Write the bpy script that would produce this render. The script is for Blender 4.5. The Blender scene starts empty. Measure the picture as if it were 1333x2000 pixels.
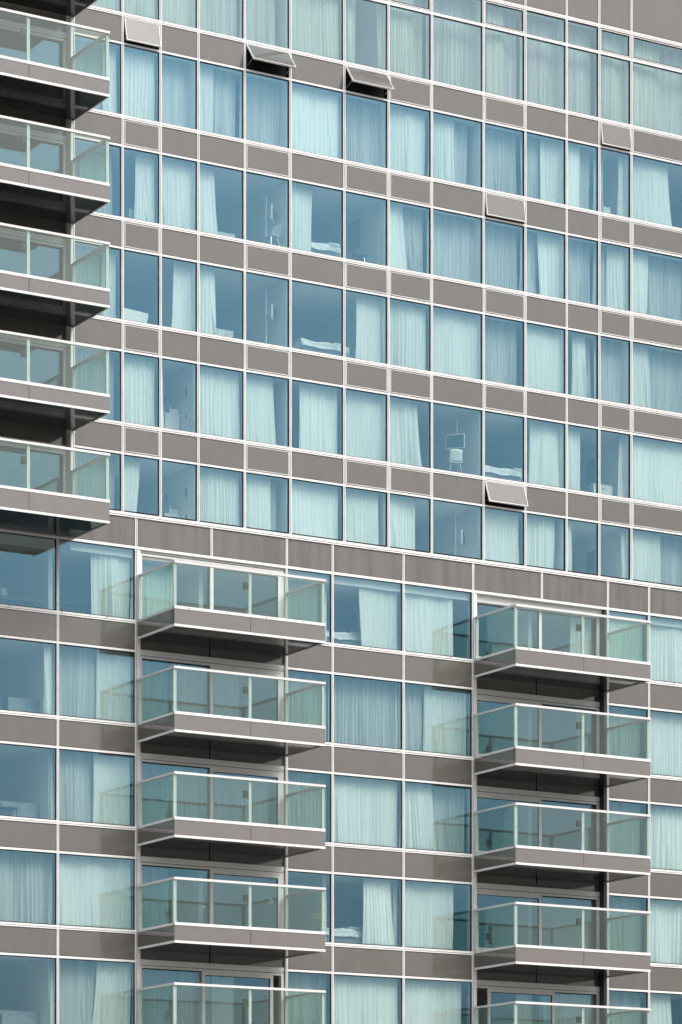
import bpy, math, random
from math import radians, sin, cos, pi
random.seed(7)
scene = bpy.context.scene
col = scene.collection

# ------------------------------------------------------------------ camera
# x runs along the facade, y into the building, z up; camera height is z = 0
D = 100.7
cam_data = bpy.data.cameras.new("camera")
cam = bpy.data.objects.new("camera", cam_data)
col.objects.link(cam)
cam.location = (-0.513 * D, -0.8584 * D, 0.0)
cam.rotation_euler = (radians(90), 0, -math.atan2(0.513, 0.8584))
cam_data.sensor_fit = 'VERTICAL'
cam_data.sensor_height = 36.0
cam_data.lens = 6538 / 2000 * 36.0
cam_data.shift_y = 1538 / 2000
cam_data.clip_start = 0.5
cam_data.clip_end = 3000
scene.camera = cam

# ------------------------------------------------------------------ world, sun, exposure
SUN_EL, SUN_AZ = radians(52), radians(14)      # azimuth from the facade normal, positive towards the right
world = bpy.data.worlds.new("World")
scene.world = world
world.use_nodes = True
wn, wl = world.node_tree.nodes, world.node_tree.links
wn.clear()
sky = wn.new('ShaderNodeTexSky')
sky.sky_type = 'NISHITA'
sky.sun_disc = False
sky.sun_elevation = SUN_EL
sky.sun_rotation = pi - SUN_AZ
sky.dust_density = 4.0
sky.air_density = 1.5
hs = wn.new('ShaderNodeHueSaturation')
hs.inputs['Saturation'].default_value = 0.14
bg = wn.new('ShaderNodeBackground')
bg.inputs['Strength'].default_value = 0.15
wo = wn.new('ShaderNodeOutputWorld')
# overcast sky: brighter overhead than at the horizon
wtc = wn.new('ShaderNodeTexCoord')
wsx = wn.new('ShaderNodeSeparateXYZ')
wmr = wn.new('ShaderNodeMapRange')
wmr.inputs['From Min'].default_value = 0.0
wmr.inputs['From Max'].default_value = 0.9
wmr.inputs['To Min'].default_value = 0.60
wmr.inputs['To Max'].default_value = 2.0
wmx = wn.new('ShaderNodeMix'); wmx.data_type = 'RGBA'; wmx.blend_type = 'MULTIPLY'; wmx.inputs['Factor'].default_value = 1.0
wl.new(wtc.outputs['Generated'], wsx.inputs[0])
wl.new(wsx.outputs['Z'], wmr.inputs['Value'])
wl.new(sky.outputs[0], hs.inputs['Color'])
wl.new(hs.outputs[0], wmx.inputs[6])
wl.new(wmr.outputs[0], wmx.inputs[7])
wl.new(wmx.outputs[2], bg.inputs['Color'])
wl.new(bg.outputs[0], wo.inputs['Surface'])

sun_data = bpy.data.lights.new("sun", 'SUN')
sun_data.energy = 1.4
sun_data.angle = radians(30)
sun_data.color = (1.0, 0.96, 0.92)
sun = bpy.data.objects.new("sun", sun_data)
col.objects.link(sun)
from mathutils import Vector
sdir = Vector((sin(SUN_AZ) * cos(SUN_EL), -cos(SUN_AZ) * cos(SUN_EL), sin(SUN_EL)))
sun.rotation_euler = sdir.to_track_quat('Z', 'Y').to_euler()
sun.location = (10, -60, 80)

scene.view_settings.view_transform = 'Standard'
scene.view_settings.look = 'None'
scene.view_settings.exposure = 0.20
scene.view_settings.gamma = 1.0
scene.render.engine = 'CYCLES'
scene.cycles.max_bounces = 12
scene.cycles.transparent_max_bounces = 24
scene.cycles.diffuse_bounces = 5
scene.cycles.glossy_bounces = 5

# ------------------------------------------------------------------ materials
def new_mat(name):
    m = bpy.data.materials.new(name)
    m.use_nodes = True
    nt = m.node_tree
    nt.nodes.clear()
    out = nt.nodes.new('ShaderNodeOutputMaterial')
    return m, nt, out

def noise_col(nt, c0, c1, scale=(1, 1, 1), nscale=1.0, detail=4.0, lo=0.35, hi=0.65, vary=0.0, nrough=0.5):
    tc = nt.nodes.new('ShaderNodeTexCoord')
    mp = nt.nodes.new('ShaderNodeMapping')
    mp.inputs['Scale'].default_value = scale
    no = nt.nodes.new('ShaderNodeTexNoise')
    no.inputs['Scale'].default_value = nscale
    no.inputs['Detail'].default_value = detail
    no.inputs['Roughness'].default_value = nrough
    rp = nt.nodes.new('ShaderNodeValToRGB')
    rp.color_ramp.elements[0].position = lo
    rp.color_ramp.elements[0].color = (*c0, 1)
    rp.color_ramp.elements[1].position = hi
    rp.color_ramp.elements[1].color = (*c1, 1)
    nt.links.new(tc.outputs['Object'], mp.inputs['Vector'])
    nt.links.new(mp.outputs[0], no.inputs['Vector'])
    nt.links.new(no.outputs['Fac'], rp.inputs['Fac'])
    if vary:
        oi = nt.nodes.new('ShaderNodeObjectInfo')
        mr = nt.nodes.new('ShaderNodeMapRange')
        mr.inputs['To Min'].default_value = 1.0 - vary
        mr.inputs['To Max'].default_value = 1.0
        mx = nt.nodes.new('ShaderNodeVectorMath'); mx.operation = 'SCALE'
        nt.links.new(oi.outputs['Random'], mr.inputs['Value'])
        nt.links.new(rp.outputs[0], mx.inputs[0])
        nt.links.new(mr.outputs[0], mx.inputs['Scale'])
        return mx, no
    return rp, no

def mat_pbr(name, c0, c1=None, rough=0.5, metal=0.0, spec=0.5, scale=(1, 1, 1), nscale=1.0, bump=0.0, lo=0.35, hi=0.65, vary=0.0, detail=4.0, nrough=0.5):
    m, nt, out = new_mat(name)
    b = nt.nodes.new('ShaderNodeBsdfPrincipled')
    b.inputs['Roughness'].default_value = rough
    b.inputs['Metallic'].default_value = metal
    b.inputs['Specular IOR Level'].default_value = spec
    if c1 is None:
        c1 = tuple(x * 1.06 for x in c0)
    rp, no = noise_col(nt, c0, c1, scale, nscale, detail, lo=lo, hi=hi, vary=vary, nrough=nrough)
    nt.links.new(rp.outputs[0], b.inputs['Base Color'])
    if bump:
        bp = nt.nodes.new('ShaderNodeBump')
        bp.inputs['Strength'].default_value = bump
        bp.inputs['Distance'].default_value = 0.01
        nt.links.new(no.outputs['Fac'], bp.inputs['Height'])
        nt.links.new(bp.outputs[0], b.inputs['Normal'])
    nt.links.new(b.outputs[0], out.inputs['Surface'])
    return m

def mat_glass(name, tint, refl, f0=0.075, rough=0.0):
    """architectural glass: tinted see-through plus a coated mirror reflection (Schlick falloff on both faces)"""
    m, nt, out = new_mat(name)
    tr = nt.nodes.new('ShaderNodeBsdfTransparent')
    tr.inputs['Color'].default_value = (*tint, 1)
    gl = nt.nodes.new('ShaderNodeBsdfGlossy')
    gl.inputs['Color'].default_value = (*refl, 1)
    gl.inputs['Roughness'].default_value = rough
    lw = nt.nodes.new('ShaderNodeLayerWeight')
    lw.inputs['Blend'].default_value = 0.5
    pw = nt.nodes.new('ShaderNodeMath'); pw.operation = 'POWER'; pw.inputs[1].default_value = 5.0
    mr = nt.nodes.new('ShaderNodeMapRange')
    mr.inputs['To Min'].default_value = f0
    mr.inputs['To Max'].default_value = 0.9
    nt.links.new(lw.outputs['Facing'], pw.inputs[0])
    nt.links.new(pw.outputs[0], mr.inputs['Value'])
    mx = nt.nodes.new('ShaderNodeMixShader')
    nt.links.new(mr.outputs[0], mx.inputs['Fac'])
    nt.links.new(tr.outputs[0], mx.inputs[1])
    nt.links.new(gl.outputs[0], mx.inputs[2])
    nt.links.new(mx.outputs[0], out.inputs['Surface'])
    return m

def mat_cloth(name, c0, c1, trans=0.3):
    m, nt, out = new_mat(name)
    rp, no = noise_col(nt, c0, c1, (9, 9, 0.15), 1.6, 3.0, 0.3, 0.7, vary=0.14)
    df = nt.nodes.new('ShaderNodeBsdfDiffuse')
    tl = nt.nodes.new('ShaderNodeBsdfTranslucent')
    mx = nt.nodes.new('ShaderNodeMixShader')
    mx.inputs['Fac'].default_value = trans
    nt.links.new(rp.outputs[0], df.inputs['Color'])
    nt.links.new(rp.outputs[0], tl.inputs['Color'])
    nt.links.new(df.outputs[0], mx.inputs[1])
    nt.links.new(tl.outputs[0], mx.inputs[2])
    nt.links.new(mx.outputs[0], out.inputs['Surface'])
    return m

M = {}
M['white'] = mat_pbr('white_aluminium', (0.68, 0.66, 0.645), (0.76, 0.74, 0.725), 0.38, 0, 0.5, (1, 1, 1), 2.5)
M['joint'] = mat_pbr('joint_grey', (0.17, 0.155, 0.15), (0.22, 0.20, 0.195), 0.6)
M['seam'] = mat_pbr('black_rubber', (0.012, 0.010, 0.012), (0.02, 0.018, 0.02), 0.6, spec=0.2)
M['panel'] = mat_pbr('grey_enamel_panel', (0.106, 0.095, 0.086), (0.124, 0.112, 0.102), 0.09, 0, 1.0, (1.5, 1, 0.8), 1.6, vary=0.09, detail=9, nrough=0.78)
M['stained'] = mat_pbr('streaked_grey_panel', (0.088, 0.074, 0.066), (0.120, 0.108, 0.098), 0.13, 0, 1.0, (3.2, 1, 0.3), 1.3, lo=0.34, hi=0.6)
M['balcony_panel'] = mat_pbr('balcony_grey_panel', (0.148, 0.132, 0.126), (0.172, 0.156, 0.149), 0.12, 0, 0.9, (1.3, 1, 0.9), 1.5, vary=0.06, detail=9, nrough=0.78)
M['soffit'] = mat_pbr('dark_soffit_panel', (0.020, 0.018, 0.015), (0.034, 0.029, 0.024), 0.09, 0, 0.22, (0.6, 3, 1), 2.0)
M['glass'] = mat_glass('blue_window_glass', (0.927, 0.961, 0.930), (0.275, 0.59, 0.84), 0.15)
M['glass_top'] = mat_glass('grey_window_glass', (0.905, 0.94, 0.915), (0.50, 0.72, 0.84), 0.15)
M['rail_glass'] = mat_glass('green_railing_glass', (0.84, 0.905, 0.877), (0.95, 0.98, 0.965), 0.058)
M['curtain_bright'] = mat_cloth('bright_curtain_cloth', (0.82, 0.84, 0.82), (0.92, 0.93, 0.90), 0.12)
M['curtain_sheer'] = mat_cloth('sheer_curtain_cloth', (0.50, 0.52, 0.53), (0.70, 0.72, 0.72), 0.25)
M['curtain_green'] = mat_cloth('greenish_curtain_cloth', (0.50, 0.54, 0.49), (0.74, 0.78, 0.70), 0.25)
M['wall'] = mat_pbr('white_room_wall', (0.74, 0.74, 0.73), (0.78, 0.78, 0.77), 0.8)
M['floor'] = mat_pbr('wood_floor', (0.20, 0.16, 0.12), (0.28, 0.22, 0.17), 0.4, scale=(1, 8, 1), nscale=2)
M['rear'] = mat_pbr('rear_cladding', (0.16, 0.15, 0.14), (0.19, 0.18, 0.17), 0.6)
M['deck'] = mat_pbr('deck_boards', (0.16, 0.15, 0.14), (0.22, 0.20, 0.19), 0.6, scale=(1, 10, 1))
M['post'] = mat_pbr('post_white', (0.60, 0.61, 0.585), (0.66, 0.67, 0.64), 0.4)
M['rail'] = mat_pbr('rail_aluminium', (0.60, 0.585, 0.57), (0.68, 0.665, 0.65), 0.35)
M['furn'] = mat_pbr('white_lacquer', (0.62, 0.62, 0.61), (0.68, 0.68, 0.67), 0.35)
M['linen'] = mat_pbr('bed_linen', (0.50, 0.52, 0.54), (0.64, 0.65, 0.66), 0.9, nscale=6, bump=0.5)
M['dark'] = mat_pbr('dark_object', (0.02, 0.022, 0.028), (0.035, 0.038, 0.045), 0.35)
M['mid'] = mat_pbr('mid_grey_object', (0.16, 0.17, 0.19), (0.20, 0.21, 0.23), 0.6)
M['wood'] = mat_pbr('table_wood', (0.22, 0.15, 0.10), (0.30, 0.21, 0.14), 0.5, scale=(1, 8, 1), nscale=3)
M['greyfurn'] = mat_pbr('grey_lacquer', (0.24, 0.25, 0.27), (0.28, 0.29, 0.31), 0.4)
M['metal'] = mat_pbr('steel', (0.6, 0.6, 0.6), (0.66, 0.66, 0.66), 0.3, 1.0)
M['blind'] = mat_pbr('beige_blind_fabric', (0.34, 0.31, 0.28), (0.38, 0.35, 0.31), 0.9)
M['asphalt'] = mat_pbr('asphalt', (0.045, 0.045, 0.046), (0.065, 0.064, 0.063), 0.9, nscale=0.4, bump=0.3)
M['bounce_paving'] = mat_pbr('bounce_paving', (0.15, 0.14, 0.13), (0.20, 0.19, 0.175), 0.85, nscale=1.5)  # pale ground for bouncing light upwards
ml, nt, out = new_mat('lamp_glow')
em = nt.nodes.new('ShaderNodeEmission'); em.inputs['Color'].default_value = (1.0, 0.62, 0.28, 1); em.inputs['Strength'].default_value = 1.1
nt.links.new(em.outputs[0], out.inputs['Surface'])
M['glow'] = ml

# ------------------------------------------------------------------ helpers
class MB:
    """collects shapes; build() links them as ONE mesh object"""
    def __init__(self):
        self.v, self.f, self.mi, self.mats = [], [], [], []
    def _m(self, mat):
        if mat not in self.mats:
            self.mats.append(mat)
        return self.mats.index(mat)
    def box(self, x0, x1, y0, y1, z0, z1, mat):
        i = len(self.v); k = self._m(mat)
        self.v += [(x0,y0,z0),(x1,y0,z0),(x1,y1,z0),(x0,y1,z0),(x0,y0,z1),(x1,y0,z1),(x1,y1,z1),(x0,y1,z1)]
        self.f += [(i,i+3,i+2,i+1),(i+4,i+5,i+6,i+7),(i,i+1,i+5,i+4),(i+1,i+2,i+6,i+5),(i+2,i+3,i+7,i+6),(i+3,i,i+4,i+7)]
        self.mi += [k]*6
        return self
    def frame(self, x0, x1, z0, z1, y0, y1, w, mat, wt=None, wb=None):
        """rectangular frame, members butted end to end"""
        wt = w if wt is None else wt
        wb = w if wb is None else wb
        self.box(x0, x0+w, y0, y1, z0, z1, mat)
        self.box(x1-w, x1, y0, y1, z0, z1, mat)
        self.box(x0+w, x1-w, y0, y1, z1-wt, z1, mat)
        self.box(x0+w, x1-w, y0, y1, z0, z0+wb, mat)
        return self
    def tube(self, p0, p1, r0, r1, mat, n=10):
        p0, p1 = Vector(p0), Vector(p1)
        d = (p1-p0).normalized()
        a = d.orthogonal().normalized(); b = d.cross(a)
        i = len(self.v); k = self._m(mat)
        for p, r in ((p0, r0), (p1, r1)):
            for j in range(n):
                t = 2*pi*j/n
                self.v.append(tuple(p + a*r*cos(t) + b*r*sin(t)))
        for j in range(n):
            self.f.append((i+j, i+(j+1) % n, i+n+(j+1) % n, i+n+j)); self.mi.append(k)
        self.f.append(tuple(i+n-1-j for j in range(n))); self.mi.append(k)
        self.f.append(tuple(i+n+j for j in range(n))); self.mi.append(k)
        return self
    def grid(self, pts, mat, thick=(0, 0.006, 0)):
        """a sheet of points (rows of equal length) given real thickness"""
        nr, nc = len(pts), len(pts[0])
        i = len(self.v); k = self._m(mat); N = nr*nc
        for r in pts: self.v += [tuple(p) for p in r]
        for r in pts: self.v += [(p[0]+thick[0], p[1]+thick[1], p[2]+thick[2]) for p in r]
        for r in range(nr-1):
            for c in range(nc-1):
                a = i+r*nc+c; q = (a, a+1, a+nc+1, a+nc)
                self.f.append(q); self.f.append(tuple(x+N for x in reversed(q))); self.mi += [k, k]
        for r in range(nr-1):
            for c, fl in ((0, 0), (nc-1, 1)):
                a = i+r*nc+c; q = (a, a+nc, a+nc+N, a+N)
                self.f.append(q[::-1] if fl else q); self.mi.append(k)
        for c in range(nc-1):
            for r, fl in ((0, 1), (nr-1, 0)):
                a = i+r*nc+c; q = (a, a+1, a+1+N, a+N)
                self.f.append(q[::-1] if fl else q); self.mi.append(k)
        return self
    def build(self, name, parent=None, loc=None, smooth=False, bevel=0.0):
        me = bpy.data.meshes.new(name)
        v = self.v
        if loc is not None:
            v = [(a[0]-loc[0], a[1]-loc[1], a[2]-loc[2]) for a in v]
        me.from_pydata(v, [], self.f)
        for m in self.mats: me.materials.append(M[m])
        me.polygons.foreach_set('material_index', self.mi)
        if smooth: me.polygons.foreach_set('use_smooth', [True]*len(self.f))
        me.update()
        o = bpy.data.objects.new(name, me)
        col.objects.link(o)
        if loc is not None: o.location = loc
        if parent is not None: o.parent = parent
        if bevel:
            b = o.modifiers.new('bevel', 'BEVEL'); b.width = bevel; b.segments = 2; b.limit_method = 'ANGLE'
        return o

def empty(name, loc=(0, 0, 0), parent=None):
    o = bpy.data.objects.new(name, None)
    o.empty_display_size = 0.3
    col.objects.link(o); o.location = loc
    if parent is not None: o.parent = parent
    return o

def tag(o, label=None, cat=None, group=None, kind=None):
    if label: o['label'] = label
    if cat: o['category'] = cat
    if group: o['group'] = group
    if kind: o['kind'] = kind
    return o

def local(b, root):
    """build-time shift so parts of a thing with an offset base keep world coordinates"""
    return b

# ------------------------------------------------------------------ ground
GZ = -1.6
g = MB().box(-900, 900, -900, 900, GZ-0.5, GZ, 'asphalt').build('ground'); tag(g, kind='structure')
g = MB().box(-90, 90, -70, -0.4, GZ-0.2, GZ+0.13, 'bounce_paving').build('bounce_pavement'); tag(g, kind='structure')  # unseen paving, added to bounce light up under the balconies

# ------------------------------------------------------------------ facade data
TF = [37.20 - 2.965*k for k in range(6)]               # tower floor lines
CAPT = 22.81                                           # coping between lower block and tower
TX = [-8.96, -7.38, -6.14, -4.89, -3.33, -1.77, 0.10, 1.665, 3.22, 5.11, 6.665, 8.22, 9.47, 10.715, 13.21, 14.8]
PF = [19.655 - 3.0*k for k in range(6)]
PX = [-11.98, -9.46, -6.94, -1.90, -0.31, 2.20, 4.72, 9.80, 11.40, 13.90]
YM = -0.036      # mullion front face

def mullion(x, z0, z1, parent, w=0.074):
    a = w/2
    b = MB()
    b.box(x-a, x-0.012, YM, 0.12, z0, z1, 'white')
    b.box(x+0.012, x+a, YM, 0.12, z0, z1, 'white')
    b.box(x-0.012, x+0.012, YM+0.012, 0.11, z0, z1, 'joint')
    return b.build('mullion', parent)

def transom(x0, x1, F, parent):
    b = MB()
    b.box(x0, x1, -0.032, 0.125, F-0.002, F+0.060, 'white')
    b.box(x0, x1, -0.020, 0.115, F-0.016, F-0.002, 'seam')
    b.box(x0, x1, -0.032, 0.125, F-0.050, F-0.016, 'white')
    return b.build('transom', parent)

def headbar(x0, x1, z0, z1, parent):
    return MB().box(x0, x1, -0.030, 0.124, z0, z1, 'white').build('head_rail', parent)

def window(x0, x1, z0, z1, parent, glass='glass', name='window', y=0.0):
    b = MB().frame(x0, x1, z0, z1, y-0.010, y+0.075, 0.014, 'seam')
    w = b.build(name, parent)
    p = MB().box(x0+0.010, x1-0.010, y+0.008, y+0.030, z0+0.010, z1-0.010, glass).build('pane', w, ((x0+x1)/2, y+0.019, (z0+z1)/2))
    p.rotation_euler = (radians(random.uniform(-.12, .12)), 0, radians(random.uniform(-.16, .16)))
    return w

def spandrel(x0, x1, z0, z1, parent, mat='panel', y=0.0):
    b = MB().box(x0, x1, y+0.002, y+0.05, z0, z1, 'seam')
    b.box(x0+0.014, x1-0.014, y-0.012, y+0.004, z0+0.014, z1-0.014, mat)
    return b.build('spandrel_panel', parent)

def vent(x0, x1, z0, z1, parent, deg=0.0, label=None, glazed=False):
    """top-hung flap in a white edge frame; deg = how far it is tilted out"""
    st = MB().frame(x0, x1, z0, z1, -0.006, 0.10, 0.020, 'seam')
    if not glazed:
        st.box(x0, x1, 0.105, 0.125, z0, z1, 'seam')  # black sheet across the opening, stands in for shade behind the flap
    st.build('vent_surround', parent)
    x0 += 0.022; x1 -= 0.022; z0 += 0.018; z1 -= 0.030
    h = z1 - z0
    b = MB()
    if glazed:
        b.frame(0, x1-x0, -h, 0, -0.026, 0.02, 0.02, 'white')
        b.frame(0.02, x1-x0-0.02, -h+0.02, -0.02, -0.018, 0.018, 0.028, 'seam')
        o = b.build('vent_flap', parent)
        MB().box(0.048, x1-x0-0.048, 0.0, 0.012, -h+0.048, -0.048, 'glass_top').build('pane', o)
    else:
        b.box(0.022, x1-x0-0.022, -0.028, 0.012, -h+0.022, -0.022, 'panel')
        o = b.build('vent_flap', parent)
        MB().frame(0, x1-x0, -h, 0, -0.036, 0.016, 0.018, 'white').build('flap_frame', o)
        if deg:
            MB().box(0.02, x1-x0-0.02, 0.012, 0.035, -h+0.02, -0.02, 'dark').build('flap_lining', o)
    o.location = (x0, -0.008, z1)
    o.rotation_euler = (-radians(deg), 0, 0)
    if deg > 8:
        L = 0.30
        for xx in (x0+0.06, x1-0.06):
            yb = -0.008 - sin(radians(deg))*h*0.8; zb = z1 - cos(radians(deg))*h*0.8
            MB().tube((xx, yb, zb), (xx, 0.02, z0+0.10), 0.008, 0.008, 'metal', 6).build('stay_arm', parent)
    if label: o['label'] = label
    return o

# ------------------------------------------------------------------ balconies
def balcony(xl, xr, F, parent, rail=1.36, top=0.05, bot=-0.49, dots=False, extra=0.0, label=None):
    d = 2.35
    root = empty('balcony', (xl, 0, F), parent)
    if label: root['label'] = label
    W = xr-xl; zt = top; zb = bot-extra; seam = W/2
    yF = -d
    R = lambda b, n: b.build(n, root)
    # deck
    R(MB().box(0.03, W-0.03, yF+0.04, 0.02, zt-0.16, zt-0.03, 'deck'), 'deck')
    # white edge strips, top and bottom, mitred by butting
    e = MB()
    e.box(0, W, yF-0.012, yF+0.03, zt-0.055, zt+0.025, 'white')
    e.box(0, 0.03, yF+0.03, -0.055, zt-0.055, zt+0.012, 'white')
    e.box(W-0.03, W, yF+0.03, -0.055, zt-0.055, zt+0.012, 'white')
    if dots:
        for q in (0.09, 0.335, 0.60, 0.845):
            e.box(W*q, W*q+0.03, yF-0.018, yF-0.012, zt-0.03, zt-0.003, 'seam')
    R(e, 'edge_trim')
    e = MB()
    e.box(0, W, yF-0.012, yF+0.03, zb-0.02, zb+0.045, 'white')
    e.box(0, 0.03, yF+0.03, -0.055, zb-0.02, zb+0.045, 'white')
    e.box(W-0.03, W, yF+0.03, -0.055, zb-0.02, zb+0.045, 'white')
    R(e, 'bottom_trim')
    # fascia panels
    z0, z1 = zb+0.045, zt-0.055
    R(MB().box(0.003, seam-0.007, yF, yF+0.028, z0, z1, 'balcony_panel'), 'fascia_panel')
    R(MB().box(seam+0.007, W-0.003, yF, yF+0.028, z0, z1, 'balcony_panel'), 'fascia_panel')
    R(MB().box(0.003, 0.028, yF+0.032, -0.06, z0, z1, 'panel'), 'side_panel')
    R(MB().box(W-0.028, W-0.003, yF+0.032, -0.06, z0, z1, 'panel'), 'side_panel')
    # soffit: dark glossy cassettes with open joints
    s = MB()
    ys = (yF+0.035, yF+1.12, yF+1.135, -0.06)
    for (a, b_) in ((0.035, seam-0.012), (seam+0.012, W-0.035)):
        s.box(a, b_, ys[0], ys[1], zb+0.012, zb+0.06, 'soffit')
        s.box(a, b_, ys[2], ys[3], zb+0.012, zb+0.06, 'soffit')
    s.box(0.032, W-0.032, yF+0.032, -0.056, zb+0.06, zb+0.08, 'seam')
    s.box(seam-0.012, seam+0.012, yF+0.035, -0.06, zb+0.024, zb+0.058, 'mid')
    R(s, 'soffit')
    # posts inside the glass
    zr = rail
    for px, py in ((0.045, yF+0.05), (seam, yF+0.05), (W-0.045, yF+0.05), (0.045, -0.16), (W-0.045, -0.16)):
        w = 0.045
        R(MB().box(px-w, px+w, py-0.012, py+0.05, zt-0.03, zr-0.07, 'post').box(px-w*0.3, px+w*0.3, py+0.05, py+0.09, zt-0.03, zr-0.07, 'post'), 'post')
    # glass
    zg = zt+0.028
    gl = M
    R(MB().box(0.02, seam-0.006, yF+0.008, yF+0.024, zg, zr-0.072, 'rail_glass'), 'glass_panel')
    R(MB().box(seam+0.006, W-0.02, yF+0.008, yF+0.024, zg, zr-0.072, 'rail_glass'), 'glass_panel')
    R(MB().box(0.004, 0.018, yF+0.03, -0.10, zg-0.012, zr-0.072, 'rail_glass'), 'glass_panel')
    R(MB().box(W-0.018, W-0.004, yF+0.03, -0.10, zg-0.012, zr-0.072, 'rail_glass'), 'glass_panel')
    # handrail
    h = MB()
    h.box(-0.01, W+0.01, yF-0.02, yF+0.06, zr-0.068, zr, 'rail')
    h.box(-0.01, 0.07, yF+0.06, -0.055, zr-0.066, zr-0.002, 'rail')
    h.box(W-0.07, W+0.01, yF+0.06, -0.055, zr-0.066, zr-0.002, 'rail')
    R(h, 'handrail')
    # small dark socket box beside the middle post
    R(MB().box(seam-0.18, seam-0.05, yF+0.07, yF+0.16, 0.80, 1.0, 'dark').box(seam-0.16, seam-0.07, yF+0.062, yF+0.07, 0.83, 0.97, 'dark'), 'socket_box')
    return root

def door_bay(xl, xm, xr, F, zh, parent, moving='R', slide=0.0, y=0.24):
    """recessed sliding door: fixed leaf + heavier moving leaf; F deck level, zh head height"""
    root = empty('sliding_door', ((xl+xr)/2, y, F), parent)
    ox = (xl+xr)/2
    def R(b, n, p=root): return b.build(n, p)
    X = lambda v: v-ox
    h = zh-F
    f = MB().frame(X(xl), X(xr), 0.02, h, -0.02, 0.14, 0.085, 'white', wt=0.14)
    f.box(X(xl), X(xr), -0.026, -0.02, h-0.075, h-0.062, 'seam')
    R(f, 'door_frame')
    a0, a1 = xl+0.085, xr-0.085
    if moving == 'R':
        fx = (a0, xm+0.03); mv = (xm-0.05-slide, a1-slide)
    else:
        fx = (xm-0.03, a1); mv = (a0+slide, xm+0.05+slide)
    fl = MB().frame(X(fx[0]), X(fx[1]), 0.105, h-0.14, 0.075, 0.115, 0.028, 'seam')
    o = R(fl, 'fixed_leaf')
    MB().box(X(fx[0])+0.028, X(fx[1])-0.028, 0.085, 0.105, 0.133, h-0.168, 'glass').build('pane', o)
    m = MB().frame(X(mv[0]), X(mv[1]), 0.105, h-0.142, -0.01, 0.06, 0.105, 'white')
    o = R(m, 'sliding_leaf')
    g = MB().frame(X(mv[0])+0.105, X(mv[1])-0.105, 0.21, h-0.247, 0.0, 0.05, 0.016, 'seam')
    g.box(X(mv[0])+0.121, X(mv[1])-0.121, 0.015, 0.035, 0.226, h-0.263, 'glass')
    g.build('pane', o)
    return root

# ------------------------------------------------------------------ the upper tower
tower = empty('apartment_tower')
tag(tower, 'upper apartment tower with blue glass windows, grey panel bands and white mullions', 'building')
TL, TR, TD = -14.05, 14.8, 6.0
ZTOP = 43.0
for i, x in enumerate(TX):
    mullion(x, CAPT-0.02, ZTOP, tower)
MB().box(-9.06, -8.99, -0.052, 0.34, 22.0, ZTOP, 'white').build('corner_jamb', tower)
MB().box(TL-0.2, TL, -0.05, 0.34, 22.0, ZTOP, 'white').build('corner_jamb', tower)
for F in TF[:5]:
    transom(TX[0], TR, F, tower)
transom(TX[0], TR, 40.165, tower)
for F in TF[:5]:
    headbar(TX[0], TR, F-0.868, F-0.810, tower)
headbar(TX[0], TR, 39.28, 39.365, tower)
VENTCOLS = (1, 4, 6, 7, 9, 12, 13)
OPEN = {(0, 1): 12, (0, 4): 38, (0, 6): 36, (0, 12): 8, (1, 9): 9, (4, 9): 20}
HW = 0.037
for c in range(len(TX)-1):
    a, b = TX[c]+HW, TX[c+1]-HW
    # parapet
    for z0, z1 in ((40.235, 41.7), (41.72, ZTOP-0.05)):
        o = spandrel(a, b, z0, z1, tower); o.name = 'parapet_panel'
    # clerestory strip
    if c in VENTCOLS:
        vent(a, b, 39.367, 40.107, tower, glazed=True)
    else:
        window(a, b, 39.367, 40.107, tower, 'glass_top', 'clerestory_window')
    for r in range(6):
        zt = 39.278 if r == 0 else TF[r-1]-0.870
        zb = TF[r]+0.062 if r < 5 else CAPT+0.03
        window(a, b, zb, zt, tower, 'glass_top' if r == 0 else 'glass')
    for r in range(5):
        z1, z0 = TF[r]-0.053, TF[r]-0.806
        if c in VENTCOLS:
            dg = OPEN.get((r, c), 0)
            vent(a, b, z0, z1, tower, dg, 'grey vent flap propped open' if dg else None)
        else:
            spandrel(a, b, z0, z1, tower)
# recessed balcony bays of the tower (left edge of the picture)
TB = [37.20 - 2.965*k for k in range(6)]
for k, F in enumerate(TB):
    ov = F+2.965
    spandrel(TL+0.02, -11.49, ov-0.80, ov+0.10, tower, y=0.26)
    spandrel(-11.46, -9.07, ov-0.80, ov+0.10, tower, y=0.26)
    headbar(TL+0.02, -9.07, ov-0.90, ov-0.80, tower).location.y = 0.23
    door_bay(TL+0.02, -11.30, -9.07, F+0.02, ov-0.90, tower, 'L')
    ex = 0.13 if k == 5 else 0.0
    balcony(-13.975, -8.98, F, tower, rail=1.40 if k else 1.40, top=0.07, bot=-0.42, extra=ex)
# interior of the tower
for k in range(7):
    F = TF[0]+2.965 if k == 0 else TF[k-1]
    b = MB().box(TL+0.02, -8.99, 0.42, TD, F-0.83, F-0.06, 'wall').box(-8.99, TR, 0.13, TD, F-0.83, F-0.06, 'wall')
    b.box(TL+0.02, -8.99, 0.42, TD, F-0.06, F+0.0, 'floor').box(-8.99, TR, 0.13, TD, F-0.06, F+0.0, 'floor')
    if k == 0:
        b = MB().box(TL+0.02, TR, 0.13, TD, 40.16, 40.5, 'wall')
    b.build('floor_slab', tower)
for x in (-8.98, -4.89, -1.77, 1.665, 5.11, 8.22, 10.715):
    b = MB()
    for k in range(6):
        zt = 40.16 if k == 0 else TF[k-1]-0.83
        b.box(x-0.07, x+0.07, 0.13 if x > -8.9 else 0.36, TD, TF[k], zt, 'wall')
    b.build('partition_wall', tower)
b = MB().box(TL, TR+0.06, TD, TD+0.3, 21.0, ZTOP, 'rear')
b.box(TL-0.2, TL, 0.34, TD+0.3, 21.0, ZTOP, 'rear').box(TR+0.06, TR+0.3, 0.0, TD+0.3, 21.0, ZTOP, 'rear')
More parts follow.
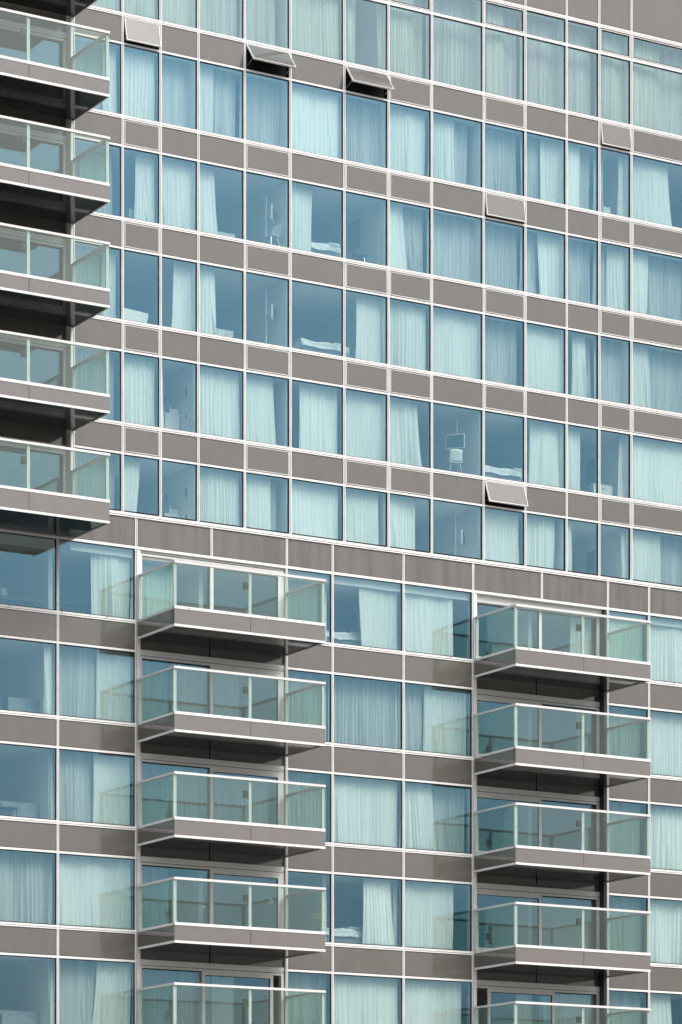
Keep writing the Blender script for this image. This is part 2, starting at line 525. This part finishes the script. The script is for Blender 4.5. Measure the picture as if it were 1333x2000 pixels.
b.build('outer_wall', tower)
b = MB()
for k in range(6):
    zt = 40.16 if k == 0 else TF[k-1]-0.83
    b.box(TL+0.02, TR, TD-0.1, TD-0.002, TF[k], zt, 'wall')
b.build('inner_wall', tower)
MB().box(TL-0.2, TR+0.3, 0.0, TD+0.3, ZTOP, ZTOP+0.25, 'rear').build('roof', tower)

# ------------------------------------------------------------------ the lower block
block = empty('apartment_block')
tag(block, 'wider lower apartment block with stained grey coping panels and two balcony stacks', 'building')
BL, BR, BZ = -14.5, 13.96, 6.2
MB().box(BL, BR, -0.050, 0.13, 22.722, 22.80, 'white').box(BL, BR, -0.040, 0.12, 22.706, 22.722, 'seam').box(BL, BR, -0.048, 0.125, 22.672, 22.706, 'white').build('coping', block)
caps = [BL, -11.98, -9.46, -6.94, -4.45, -1.90, -0.31, 2.20, 4.72, 7.28, 9.80, 11.40, 13.90]
for a, b in zip(caps, caps[1:]):
    o = spandrel(a+HW, b-HW, 21.855, 22.662, block, 'stained')
for x in (-4.45, 7.28):
    mullion(x, 21.853, 22.70, block)
for x in PX:
    mullion(x, BZ, 22.70, block)
cells = [(-14.44, -11.98), (-11.98, -9.46), (-9.46, -6.94), (-1.90, -0.31), (-0.31, 2.20), (2.20, 4.72), (9.80, 11.40), (11.40, 13.90)]
bars = [(BL, -6.94), (-1.90, 4.72), (9.80, BR)]
for k, F in enumerate(PF):
    zt = 21.775 if k == 0 else PF[k-1]-0.885
    if F+0.07 > BZ:
        for a, b in cells:
            window(a+HW, b-HW, max(F+0.07, BZ), zt, block)
    for a, b in bars:
        if F > BZ:
            transom(a, b, F, block)
            headbar(a, b, F-0.878, F-0.815, block)
    if F > BZ:
        for a, b in cells:
            spandrel(a+HW, b-HW, F-0.811, F-0.053, block)
headbar(BL, BR, 21.775, 21.853, block)
# little drain caps on the top transom
b = MB()
for x in (-11.0, -9.35, -7.9, 1.0, 3.9, 10.5, 12.4):
    b.box(x, x+0.03, -0.038, -0.032, 19.675, 19.705, 'seam')
b.build('drain_cap', block)
DOORS = [(-6.94, -4.45, -1.90, 'R'), (4.72, 7.28, 9.80, 'L')]
for di, (xl, xm, xr, mv) in enumerate(DOORS):
    ry = (0.07, 0.26)[di]; rx = (0.056, 0.13)[di]
    MB().box(xl+0.054, xl+0.15, -0.015, ry+0.12, BZ, 21.77, 'white').build('jamb_lining', block)
    if di: MB().box(xr-0.13, xr-0.054, 0.0, 0.38, BZ, 21.77, 'dark').build('jamb_lining', block)
    for k, F in enumerate(PF[:5]):
        zt = 21.77 if k == 0 else PF[k-1]-0.87
        if k:
            spandrel(xl+0.15, xm-0.01, zt+0.10, zt+0.95, block, y=ry+0.02)
            spandrel(xm+0.01, xr-rx, zt+0.10, zt+0.95, block, y=ry+0.02)
            headbar(xl+0.15, xr-rx, zt, zt+0.10, block).location.y = ry-0.01
        sl = {(0, 4): 0.27, (1, 4): 0.50}.get((di, k), 0.0)
        door_bay(xl+0.15, xm+0.06+0.08*di, xr-rx, F+0.03, zt, block, mv, sl, ry)
        balcony(xl+0.02, xr-0.04, F, block, dots=(k == 0))
# interior of the block
for k in range(6):
    F = 22.665 if k == 0 else PF[k-1]
    b = MB()
    for xa, xb, ya in ((BL+0.1, -6.94, 0.13), (-6.94, -1.90, 0.42), (-1.90, 4.72, 0.13), (4.72, 9.80, 0.42), (9.80, BR, 0.13)):
        b.box(xa, xb, ya, TD, F-0.84, F-0.05, 'wall').box(xa, xb, ya, TD, F-0.05, F+0.01, 'floor')
    if k == 0: b = MB().box(BL+0.1, BR, 0.13, TD, 21.80, 22.62, 'wall')
    b.build('floor_slab', block)
for x in (-9.46, -4.45, -0.31, 2.20, 7.28, 9.80):
    b = MB()
    for k in range(5):
        zt = 21.80 if k == 0 else PF[k-1]-0.84
        b.box(x-0.07, x+0.07, 0.62 if x in (-4.45, 7.28) else 0.45, TD, PF[k], zt, 'wall')
    b.build('partition_wall', block)
b = MB()
for k in range(5):
    zt = 21.80 if k == 0 else PF[k-1]-0.84
    b.box(BL+0.1, BR, TD-0.1, TD-0.002, PF[k], zt, 'wall')
b.build('inner_wall', block)
b = MB().box(BL, BR, TD, TD+0.3, BZ, 22.66, 'rear').box(BL-0.2, BL, -0.05, TD+0.3, GZ, 22.66, 'rear').box(BR, BR+0.2, -0.05, TD+0.3, GZ, 22.66, 'rear')
b.build('outer_wall', block)
MB().box(BL, BR, -0.04, TD+0.3, GZ, BZ-0.01, 'rear').build('base_wall', block)

# ------------------------------------------------------------------ curtains
ORD = ['first', 'second', 'third', 'fourth', 'fifth', 'sixth', 'seventh', 'eighth', 'ninth', 'tenth', 'eleventh', 'twelfth', 'thirteenth', 'fourteenth']

def curtain(x0, x1, z0, z1, y, mat, label, group, b0=None, b1=None, seed=0, amp=0.016):
    """pleated cloth hung from a rail; b0/b1 = edge positions at the hem"""
    rnd = random.Random(seed*131+5)
    b0 = x0 if b0 is None else b0
    b1 = x1 if b1 is None else b1
    w = max(x1-x0, 0.1)
    nc = max(8, int(max(w, b1-b0)/0.0165)); nr = 14
    # irregular pleats
    ph = [0.0]; per = rnd.uniform(0.07, 0.12)
    a_ = []
    for c in range(nc+1):
        if rnd.random() < 0.16: per = rnd.uniform(0.045, 0.22)
        ph.append(ph[-1] + 2*pi*(w/nc)/per)
        a_.append(amp)
    amp *= rnd.choice((0.8, 1.0, 1.5, 2.0))
    ks = [rnd.uniform(0.15, 1.6) for _ in range(int(w/0.1)+4)]
    big = [(rnd.uniform(0.5, 2.2), rnd.uniform(0, 6.28), rnd.uniform(-0.5, 0.5)) for _ in range(3)]
    cr = [(rnd.random(), rnd.uniform(-.22, .22), rnd.uniform(.018, .04), rnd.uniform(-.06, .05), rnd.uniform(0, .5)) for _ in range(rnd.randint(2, 6))]
    pts = []
    for r in range(nr+1):
        t = r/nr
        row = []
        for c in range(nc+1):
            q = c/nc
            xx = (x0 + (x1-x0)*q)*(1-t**1.5) + (b0 + (b1-b0)*q)*t**1.5
            s = q*w/0.1; i = int(s); fr = s-i
            k = ks[i]*(1-fr)+ks[i+1]*fr
            yy = amp*k*(0.55+0.45*t)*sin(ph[c] + 0.9*sin(1.3*t+q*9)*t)
            for f_, p_, sl in big:
                yy += 0.030*(0.25+t)*sin(f_*q*w*3.1+p_+sl*t*4)
            for c0, dr, cw, ca, t0 in cr:
                if t > t0:
                    yy += ca*min(1, (t-t0)*2)*math.exp(-((q-c0)*w-dr*(t-t0))**2/cw**2)
            xx += 0.010*t*sin(ph[c]*0.5+t*4)
            row.append((xx, y+yy, z1+(z0-z1)*t))
        pts.append(row)
    b = MB().grid(pts, mat)
    base = ((x0+x1)/2, y, z0)
    o = b.build('curtain', None, base, smooth=True)
    tag(o, label, 'curtain', group)
    return o

# each cell: list of (start, end, tone, hem_start, hem_end); fractions of the window's width
B, S, G = 'curtain_bright', 'curtain_sheer', 'curtain_green'
FULLB = [(0.0, 1.0, B)]; FULLS = [(0.0, 1.0, S)]; FULLG = [(0.0, 1.0, G)]
TC = [
 # row 0 (top floor)
 [FULLG, FULLG, FULLG, [(0, .52, G), (.5, 1, S)], [(0, .66, S)], FULLG, [(0, .27, G), (.78, .92, G)], [(0, .62, G), (.62, 1, S)], FULLS, [(0.05, .5, G, .08, .55), (.45, 1, S)], FULLS, FULLS, FULLG, [(0, .47, G), (.45, .99, S)], FULLG],
 [[(0, .65, S), (.6, .95, B)], [(0, .86, B), (.8, 1, S)], FULLS, [(0, .34, B), (.3, .88, S)], FULLS, [(0, .93, B)], FULLS, FULLB, [(0, .45, B), (.42, .74, S)], FULLS, [(0, .40, S), (.38, .96, B)], [(0, .46, B), (.42, .96, S)], [(0, .14, S), (.66, .84, B)], [(.04, .60, B, .04, .68)], FULLB],
 [[(0.1, .8, S)], [(.33, .96, B, .28, .96)], FULLB, [(0, .34, B, 0, .42)], [], [(.02, .42, B)], [(.80, .97, S)], [(0, .36, B, 0, .5), (.34, 1, S)], FULLS, FULLS, [(0, .33, S), (.31, .95, B, .38, .95)], FULLS, [(0, .32, S), (.28, .92, B)], [(0, .28, B), (.26, 1, S)], FULLB],
 [[(0, .55, S), (.6, .9, B)], [], [(.34, .86, B, .26, .86)], [(0, .34, B, 0, .38)], [], [], [(.27, .88, B, .22, .85)], FULLB, FULLB, FULLS, FULLB, [(.18, .62, B), (.6, 1, S)], [(0, .82, S), (.2, .9, S)], [(0, .28, B, 0, .34), (.26, 1, S)], FULLB],
 [[(0, .95, S)], [(0, .96, B)], [(0, .04, B, 0, .10)], FULLB, [(0, .64, B, 0, .72)], [(.16, 1, B)], FULLB, [(0, .70, B, 0, .80)], [], [], [(.12, .97, B)], [(0, .48, B)], [(.70, .86, B)], FULLB, FULLB],
 [[(0, .9, S)], [(0, .46, B, 0, .34)], [], FULLB, [(0, .58, B), (.56, .72, S)], FULLB, [(0, .80, B), (.78, 1, S)], [(0, .66, B)], [], [(.02, .98, B)], [(0, .76, B), (.74, .95, S)], [(0, .16, B, 0, .24)], [(.74, .86, B)], [(0, .48, B), (.46, 1, S)], FULLB],
]
sd = 0
def words(a, e, tone):
    tn = {B: 'bright white', S: 'dull sheer', G: 'pale greenish'}[tone]
    if e-a > .88: how = 'drawn right across'
    elif e-a < .22: how = 'bunched narrow at'
    elif a < .12: how = 'covering left of'
    elif e > .88: how = 'covering right of'
    else: how = 'hanging mid'
    return tn, how
for r in range(6):
    zt = 40.15 if r == 0 else TF[r-1]-0.835
    zb = TF[r]+0.03 if r < 5 else TF[5]+0.03
    for c in range(14):
        a, b = TX[c]+0.05, TX[c+1]-0.05
        for seg in TC[r][c]:
            f0, f1, tone = seg[:3]
            h0, h1 = (seg[3], seg[4]) if len(seg) > 3 else (f0, f1)
            tn, how = words(f0, f1, tone)
            y = {B: 0.24, S: 0.40, G: 0.24}[tone] + (0.0 if f0 < .1 else 0.03)
            sh = 0.598*(y-0.03)
            w = b-a
            X = lambda f: min(max(a+w*f + (sh if 0.03 < f < .97 else 0), a+0.02), b+ (0.0 if f > .97 else 0))
            xs = X(f0); xe = X(f1)
            if xe-xs < 0.06: xe = xs+0.06
            sd += 1
            lab = '%s curtain %s %s window from left, tower row %s from top' % (tn, how, ORD[c], ORD[r])
            curtain(xs, xe, zb, zt, y, tone, lab, 'curtains behind the tower windows', X(h0), max(X(h1), X(h0)+.05), sd)

PC = [
 [[], [(.42, 1, B, .44, 1)], [(0, .7, S)], [(.37, 1, B, .40, 1)], [(0, .72, B)], FULLB, FULLB],
 [[(.84, .99, B)], [(0, .55, S), (.5, 1, B)], FULLS, FULLS, [(0, .35, S), (.3, 1, B)], FULLS, FULLB],
 [[(.92, 1, S)], [(0, .48, S), (.45, 1, B)], FULLS, FULLB, [(0, .42, B, 0, .5), (.40, 1, S)], FULLS, FULLB],
 [FULLS, FULLB, [], [(.44, .84, B, .44, .92)], [(0, .74, B)], [(0, .9, S)], FULLB],
 [[(.92, 1, S, .9, 1)], [(0, .52, S), (.5, 1, B, .44, 1)], FULLS, FULLB, [(0, .86, B)], FULLS, [(0, .36, B, 0, .44)]],
]
PN = ['window column at the left picture edge', 'window column left of middle balconies', 'narrow window right of middle balconies', 'first wide window column between balcony stacks', 'window column left of right-hand balconies', 'narrow window right of right-hand balconies', 'window column at the right edge']
for r in range(5):
    zt = 21.79 if r == 0 else PF[r-1]-0.85
    zb = PF[r]+0.03
    for c, (a, b) in enumerate(cells[1:]):
        a += 0.05; b -= 0.05
        for seg in PC[r][c]:
            f0, f1, tone = seg[:3]
            h0, h1 = (seg[3], seg[4]) if len(seg) > 3 else (f0, f1)
            tn = {B: 'bright', S: 'sheer'}[tone]
            y = {B: 0.24, S: 0.38}[tone]
            sh = 0.598*(y-0.03); w = b-a
            X = lambda f: min(max(a+w*f + (sh if 0.03 < f < .97 else 0), a+0.02), b)
            sd += 1
            side = 'full' if f1-f0 > .85 else ('left-side' if f0 < .1 else 'right-side')
            lab = '%s %s curtain, lower block storey %s down, %s' % (tn, side, ORD[r], PN[c])
            curtain(X(f0), max(X(f1), X(f0)+.05), zb, zt, y, tone, lab, 'curtains behind the lower block windows', X(h0), max(X(h1), X(h0)+.05), sd)
# curtains behind the balcony doors
DC = [
 # (stack, storey, x0, x1, tone)
 (0, 0, -6.8, -5.35, B), (0, 1, -6.8, -4.45, S), (0, 1, -4.2, -3.2, S), (0, 2, -6.8, -2.2, S), (0, 3, -6.8, -5.6, S), (0, 4, -6.8, -4.7, S), (0, 4, -4.2, -3.4, B),
 (1, 0, 8.75, 9.7, B), (1, 1, 9.0, 9.7, S), (1, 2, 9.2, 9.7, S), (1, 4, 7.7, 9.7, B), (1, 4, 6.7, 7.2, B),
]
for di, k, x0, x1, tone in DC:
    zt = 21.62 if k == 0 else PF[k-1]-0.86
    sd += 1
    side = 'left leaf' if x0 < (DOORS[di][1]-0.2) else 'right leaf'
    lab = '%s curtain behind %s of balcony door, %s stack, storey %s down' % ({B: 'bright', S: 'sheer'}[tone], side, ['middle', 'right-hand'][di], ORD[k])
    curtain(x0, x1, PF[k]+0.03, zt, 0.52, tone, lab, 'curtains behind the balcony doors', seed=sd)
sd += 1
bl = MB().box(7.55, 9.6, 0.44, 0.45, PF[3]+0.06, PF[2]-0.90, 'blind').tube((7.53, 0.45, PF[2]-0.92), (9.62, 0.45, PF[2]-0.92), 0.03, 0.03, 'white').build('roller_blind')
tag(bl, 'beige roller blind closed behind a right-hand balcony door', 'blind')
for k in (5,):
    o = curtain(-13.0, -11.9, TF[k]+0.05, TF[k-1]-0.95, 0.55, B, 'crumpled white curtain behind lowest balcony door of left stack', 'curtains behind the balcony doors', seed=999)

# ------------------------------------------------------------------ furniture seen through the glass
def chair(x, y, z, rz, label, mat='furn'):
    t = empty('chair', (x, y, z)); t.rotation_euler = (0, 0, rz); tag(t, label, 'chair')
    seat = [[(-.22+.44*i/6, -.2+.42*j/6, .45+.03*abs(i-3)/3*abs(i-3)/3) for i in range(7)] for j in range(7)]
    MB().grid(seat, mat, (0, 0, -.015)).build('seat', t, smooth=True)
    back = [[(-.21+.42*i/6, .21+.05*(j/6)+.04*((i-3)/3)**2*-1, .47+.38*j/6 - .03*((i-3)/3)**2*(j/6)) for i in range(7)] for j in range(7)]
    MB().grid(back, mat, (0, .015, 0)).build('backrest', t, smooth=True)
    for sx in (-1, 1):
        for sy in (-1, 1):
            MB().tube((sx*.14, sy*.13, .44), (sx*.22, sy*.21, 0), .015, .011, 'metal', 8).build('leg', t)
    return t

def tv_pole(x, y, z, rz, label, zs=1.15, h=2.05, w=0.62):
    t = empty('television', (x, y, z)); t.rotation_euler = (0, 0, rz); tag(t, label, 'television')
    MB().tube((0, 0, 0), (0, 0, h), .022, .022, 'furn', 12).build('pole', t)
    MB().tube((0, -.03, zs), (0, -.20, zs), .03, .03, 'metal', 8).build('bracket', t)
    s = MB().box(-w/2, w/2, -.25, -.20, zs-.22, zs+.22, 'furn').build('television_body', t, bevel=.008)
    MB().box(-w/2+.025, w/2-.025, -.256, -.2505, zs-.19, zs+.19, 'dark').build('screen', s)
    return t

def bed(x, y, z, label, L=2.0, W=1.5, head=False):
    t = empty('bed', (x, y, z)); tag(t, label, 'bed')
    MB().box(-L/2, L/2, -W/2, W/2, .08, .32, 'mid').build('base', t, bevel=.02)
    MB().box(-L/2+.02, L/2-.02, -W/2+.02, W/2-.02, .32, .52, 'linen').build('mattress', t, bevel=.05)
    rnd = random.Random(int(x*10))
    pts = [[(-L/2-.02+(L*.8)*i/14, -W/2-.05+(W+.1)*j/10, .55+.018*sin(i*0.7+j)+.012*sin(j*2.3)+rnd.uniform(0, .02) - (.22 if j in (0, 10) else 0)) for i in range(15)] for j in range(11)]
    MB().grid(pts, 'linen', (0, 0, -.03)).build('duvet', t, smooth=True)
    MB().box(L/2-.48, L/2-.06, -.5, .5, .53, .68, 'linen').build('pillow', t, bevel=.06)
    for sx in (-1, 1):
        for sy in (-1, 1):
            MB().tube((sx*(L/2-.1), sy*(W/2-.1), .08), (sx*(L/2-.1), sy*(W/2-.1), 0), .03, .025, 'wood', 8).build('leg', t)
    return t

def cabinet(x, y, z, w, d, h, label, doors=2, mat='furn', rz=0):
    t = empty('cabinet', (x, y, z)); t.rotation_euler = (0, 0, rz); tag(t, label, 'cabinet')
    MB().box(-w/2, w/2, -d/2, d/2, .06, h, mat).build('carcass', t, bevel=.006)
    MB().box(-w/2-.01, w/2+.01, -d/2-.01, d/2+.01, h, h+.03, mat).build('top', t)
    for i in range(doors):
        a = -w/2 + w*i/doors + .01
        o = MB().box(a, a+w/doors-.02, -d/2-.018, -d/2, .08, h-.02, mat).build('door', t)
        MB().box(a+w/doors*.45, a+w/doors*.55, -d/2-.03, -d/2-.018, h-.12, h-.10, 'dark').build('handle', o)
    MB().box(-w/2+.03, w/2-.03, -d/2+.03, d/2-.03, 0, .06, 'dark').build('plinth', t)
    return t

def picture(x, y, z, w, h, label, axis='x'):
    b = MB()
    t = empty('picture', (x, y, z)); tag(t, label, 'picture')
    MB().box(-.025, 0, -w/2, w/2, -h/2, h/2, 'dark').build('frame', t)
    MB().box(-.03, -.0255, -w/2+.02, w/2-.02, -h/2+.02, h/2-.02, 'mid').build('canvas', t)
    return t

def table(x, y, z, w, d, h, label, mat='wood'):
    t = empty('table', (x, y, z)); tag(t, label, 'table')
    MB().box(-w/2, w/2, -d/2, d/2, h-.035, h, mat).build('tabletop', t, bevel=.005)
    for sx in (-1, 1):
        for sy in (-1, 1):
            MB().tube((sx*(w/2-.06), sy*(d/2-.06), h-.035), (sx*(w/2-.05), sy*(d/2-.05), 0), .022, .016, mat, 8).build('leg', t)
    return t

def lamp(x, y, z, label, h=0.45, lit=False):
    t = empty('table_lamp', (x, y, z)); tag(t, label, 'lamp')
    MB().tube((0, 0, 0), (0, 0, .02), .08, .07, 'metal', 14).tube((0, 0, .02), (0, 0, h-.15), .012, .012, 'metal', 8).build('stand', t)
    MB().tube((0, 0, h-.2), (0, 0, h), .13, .09, 'glow' if lit else 'furn', 16).build('lamp_shade', t)
    return t

# tower
R2, R3, R4, R5, R1 = TF[2], TF[3], TF[4], TF[5], TF[1]
tv_pole(-2.24, 0.62, R2, radians(50), h=1.7, label= 'white television seen edge-on on a pole, above a white chair')
chair(-2.17, 0.45, R2, radians(-75), 'white shell chair below the edge-on television on its pole')
tv_pole(-2.24, 0.62, R3, radians(52), h=1.9, label= 'edge-on television on a pole, alone in the room below the white chair')
tv_pole(4.55, 0.62, R4, radians(-48), label= 'dark-screened television facing the window on a pole, over a pale chair')
chair(4.36, 0.47, R4, radians(160), 'pale shell chair under the dark-screened television')
tv_pole(4.5, 0.62, R5, radians(50), label= 'slim edge-on television on a pole just above the lower block coping')
bed(-0.25, 1.15, R3, 'white bed behind the fully uncurtained tower window', 1.7)
bed(-0.35, 1.0, R2, 'rumpled white bed beside a half-drawn curtain under tower window row three', 1.4, 1.2)
bed(6.3, 1.1, R4, 'low pale bed in dark room right of the pole television and chair', 1.7, 1.3)
table(0.75, 0.8, R2, 0.9, 0.55, 0.35, 'low dark desk beside the rumpled bed', 'dark')
chair(1.1, 0.75, R2, radians(60), 'dark office chair beside a low desk in tower row three', 'dark')
cabinet(-3.95, 0.75, R3, 1.1, 0.4, 0.42, 'low white cabinet right of curtain in fourth tower window, row four')
cabinet(-3.85, 0.8, R2, 1.1, 0.35, 0.36, 'low white cabinet right of curtain in fourth tower window, row three')
tb = MB().grid([[(-7.28+.95*i/4-(0.16*(1-j/4) if i == 4 else 0), .25+.10*j/4, R3+.02+.52*j/4-.06*i/4) for i in range(5)] for j in range(5)], 'furn', (0, .03, 0)).build('board')
tag(tb, 'tilted white board leaning inside bottom left of uncurtained second tower window', 'board')
cabinet(10.0, 0.75, R1, 0.62, 0.4, 0.45, 'white cabinet in second tower row beneath small tilted flap', 1)
cabinet(10.05, 0.8, R4, 0.75, 0.4, 0.52, 'white cabinet with candles below dark picture, fifth tower row', 1)
cabinet(10.05, 0.9, R5, 0.8, 0.4, 0.62, 'white cabinet under dark picture in lowest tower row', 1)
cabinet(-6.55, 0.55, R2, 0.7, 0.12, 0.50, 'white headboard-like cabinet left in second tower window, row three', 1)
for (r, nm) in ((R4, 'fifth'), (R5, 'lowest')):
    picture(10.645, 1.95, r+1.35, 0.75, 0.75, 'dark square picture on white wall, %s tower row, near right edge' % nm)
    picture(10.645, 3.35, r+1.45, 0.65, 0.85, 'dark narrow picture deeper in room, %s tower row, right part' % nm)
picture(1.59, 1.86, R2+1.5, 0.7, 0.85, 'large dark picture above low desk and chair, tower row three')
picture(10.645, 1.95, R1+1.35, 0.6, 0.7, 'dark picture behind narrow curtain in second tower row, right part')
for (r, nm) in ((R4, 'fifth tower row'), (R5, 'lowest tower row')):
    for i, yy in enumerate((2.25, 1.85)):
        p = MB().tube((-4.965, yy, r+1.50), (-4.985, yy, r+1.50), .20, .17, 'furn', 24).tube((-4.985, yy, r+1.50), (-4.995, yy, r+1.50), .12, .10, 'mid', 24).build('wall_plate')
        tag(p, '%s round plate on kitchen wall, %s' % (['left', 'right'][i], nm), 'plate')
    t = cabinet(-5.25, 1.25, r, 0.5, 0.65, 0.78, 'white washstand cabinet below round plates, %s' % nm, 1)
    bx = MB().box(-5.30, -5.0, 1.0, 1.5, r+.812, r+.98, 'furn').build('basin', bevel=.02); tag(bx, 'white basin on the washstand, %s' % nm, 'basin')
    for zz, hh in ((.62, .12), (1.25, .28)):
        d_ = MB().box(-4.985, -4.962, .55, .60, r+zz, r+zz+hh, 'dark').build('cabinet_pull')
        tag(d_, '%s dark handle on kitchen wall, %s' % ('lower' if zz < 1 else 'upper', nm), 'handle')
    lm = MB().tube((-5.15, 1.25, r+1.02), (-5.15, 1.25, r+1.12), .03, .03, 'furn', 12).tube((-5.15, 1.25, r+1.12), (-5.15, 1.25, r+1.17), .03, .012, 'furn', 12).build('bottle')
    lm.location.z = -0.04
    tag(lm, 'small pale bottle standing on basin, %s' % nm, 'bottle')
for i, yy in enumerate((0.72, 0.86)):
    cd = MB().tube((9.95+i*.12, yy, R4+.552), (9.95+i*.12, yy, R4+.72), .016, .014, 'furn', 8).build('candle')
    tag(cd, '%s candle on white cabinet, fifth tower row' % ['left', 'right'][i], 'candle')
# lower block
Q = PF
table(-10.4, 0.9, Q[0], 1.5, 0.6, 0.42, 'low desk at the left edge, top storey of lower block')
lp = lamp(-10.75, 0.9, Q[0]+0.42, 'small lamp on low desk, top storey of lower block', 0.3)
table(-10.95, 0.95, Q[2], 1.2, 0.6, 0.45, 'dark table with grey cylinder lamp, left edge, third storey of lower block', 'dark')
for k, nm in ((1, 'second'), (2, 'third'), (4, 'fifth')):
    cabinet(-9.95 if k == 1 else -10.2, 1.2, Q[k], 1.2, 0.4, 0.62, 'pale grey sideboard behind uncurtained left-edge window, %s storey of lower block' % nm, 2, 'greyfurn')
    cb = cabinet(-11.1, 1.0, Q[k], 0.55, 0.4, 0.50, 'dark bedside cabinet at left edge, %s storey of lower block' % nm, 1, 'dark')
    c_ = MB().tube((-11.05, 1.0, Q[k]+.53), (-11.05, 1.0, Q[k]+.78), .06, .06, 'metal', 14).tube((-11.05, 1.0, Q[k]+.78), (-11.05, 1.0, Q[k]+.80), .05, .05, 'dark', 14).build('canister')
    tag(c_, 'shiny canister on dark bedside cabinet, %s storey of lower block' % nm, 'canister')
bed(0.5, 1.3, Q[0], 'white bedding low in top-storey window right of middle balconies', 1.6)
bed(0.4, 1.2, Q[3], 'bed beside drawn curtain, fourth storey of lower block', 1.6)
picture(2.125, 2.6, Q[3]+1.35, 0.6, 0.9, 'dark tall picture beside curtain, fourth storey of lower block')
picture(2.125, 2.9, Q[0]+1.35, 0.6, 0.7, 'dark picture left of curtain, top storey of lower block')
table(-8.4, 0.9, Q[0], 0.9, 0.5, 0.5, 'dark low table left of curtain, top storey, left of middle balconies', 'dark')
chair(4.0, 1.0, Q[3], radians(150), 'pale chair in dark gap right of curtain, beside right-hand balconies')
chair(-2.6, 1.2, Q[4], radians(20), 'dark chair behind lowest middle balcony door', 'dark')
tab = table(-3.9, 1.3, Q[4], 1.3, 0.8, 0.74, 'dark dining table behind lowest middle balcony door', 'dark')
chair(6.1, 1.1, Q[3], radians(10), 'dark chair behind right-hand balcony door with beige blind', 'dark')
pl = empty('pendant_lamp', (-4.02, 1.6, Q[3]+1.02)); tag(pl, 'warm lit pendant lamp behind middle balcony door, fourth storey', 'lamp')
MB().tube((0, 0, 0.10), (0, 0, 1.06), .006, .006, 'dark', 6).build('cord', pl)
MB().tube((0, 0, 0.06), (0, 0, 0.10), .20, .12, 'glow', 20).tube((0, 0, -.05), (0, 0, 0.0), .08, .10, 'glow', 16).build('lamp_shade', pl)
gl = empty('globe_lamp', (-1.95, 0.9, Q[3]+1.30)); tag(gl, 'round pale globe lamp behind middle balcony door, fourth storey', 'lamp')
import bmesh
bm = bmesh.new(); bmesh.ops.create_uvsphere(bm, u_segments=20, v_segments=12, radius=.1)
me = bpy.data.meshes.new('globe'); bm.to_mesh(me); bm.free(); me.materials.append(M['furn']); me.polygons.foreach_set('use_smooth', [True]*len(me.polygons))
o = bpy.data.objects.new('globe', me); col.objects.link(o); o.parent = gl
MB().tube((0, 0, .1), (0, 0, .80), .006, .006, 'dark', 6).build('cord', gl)
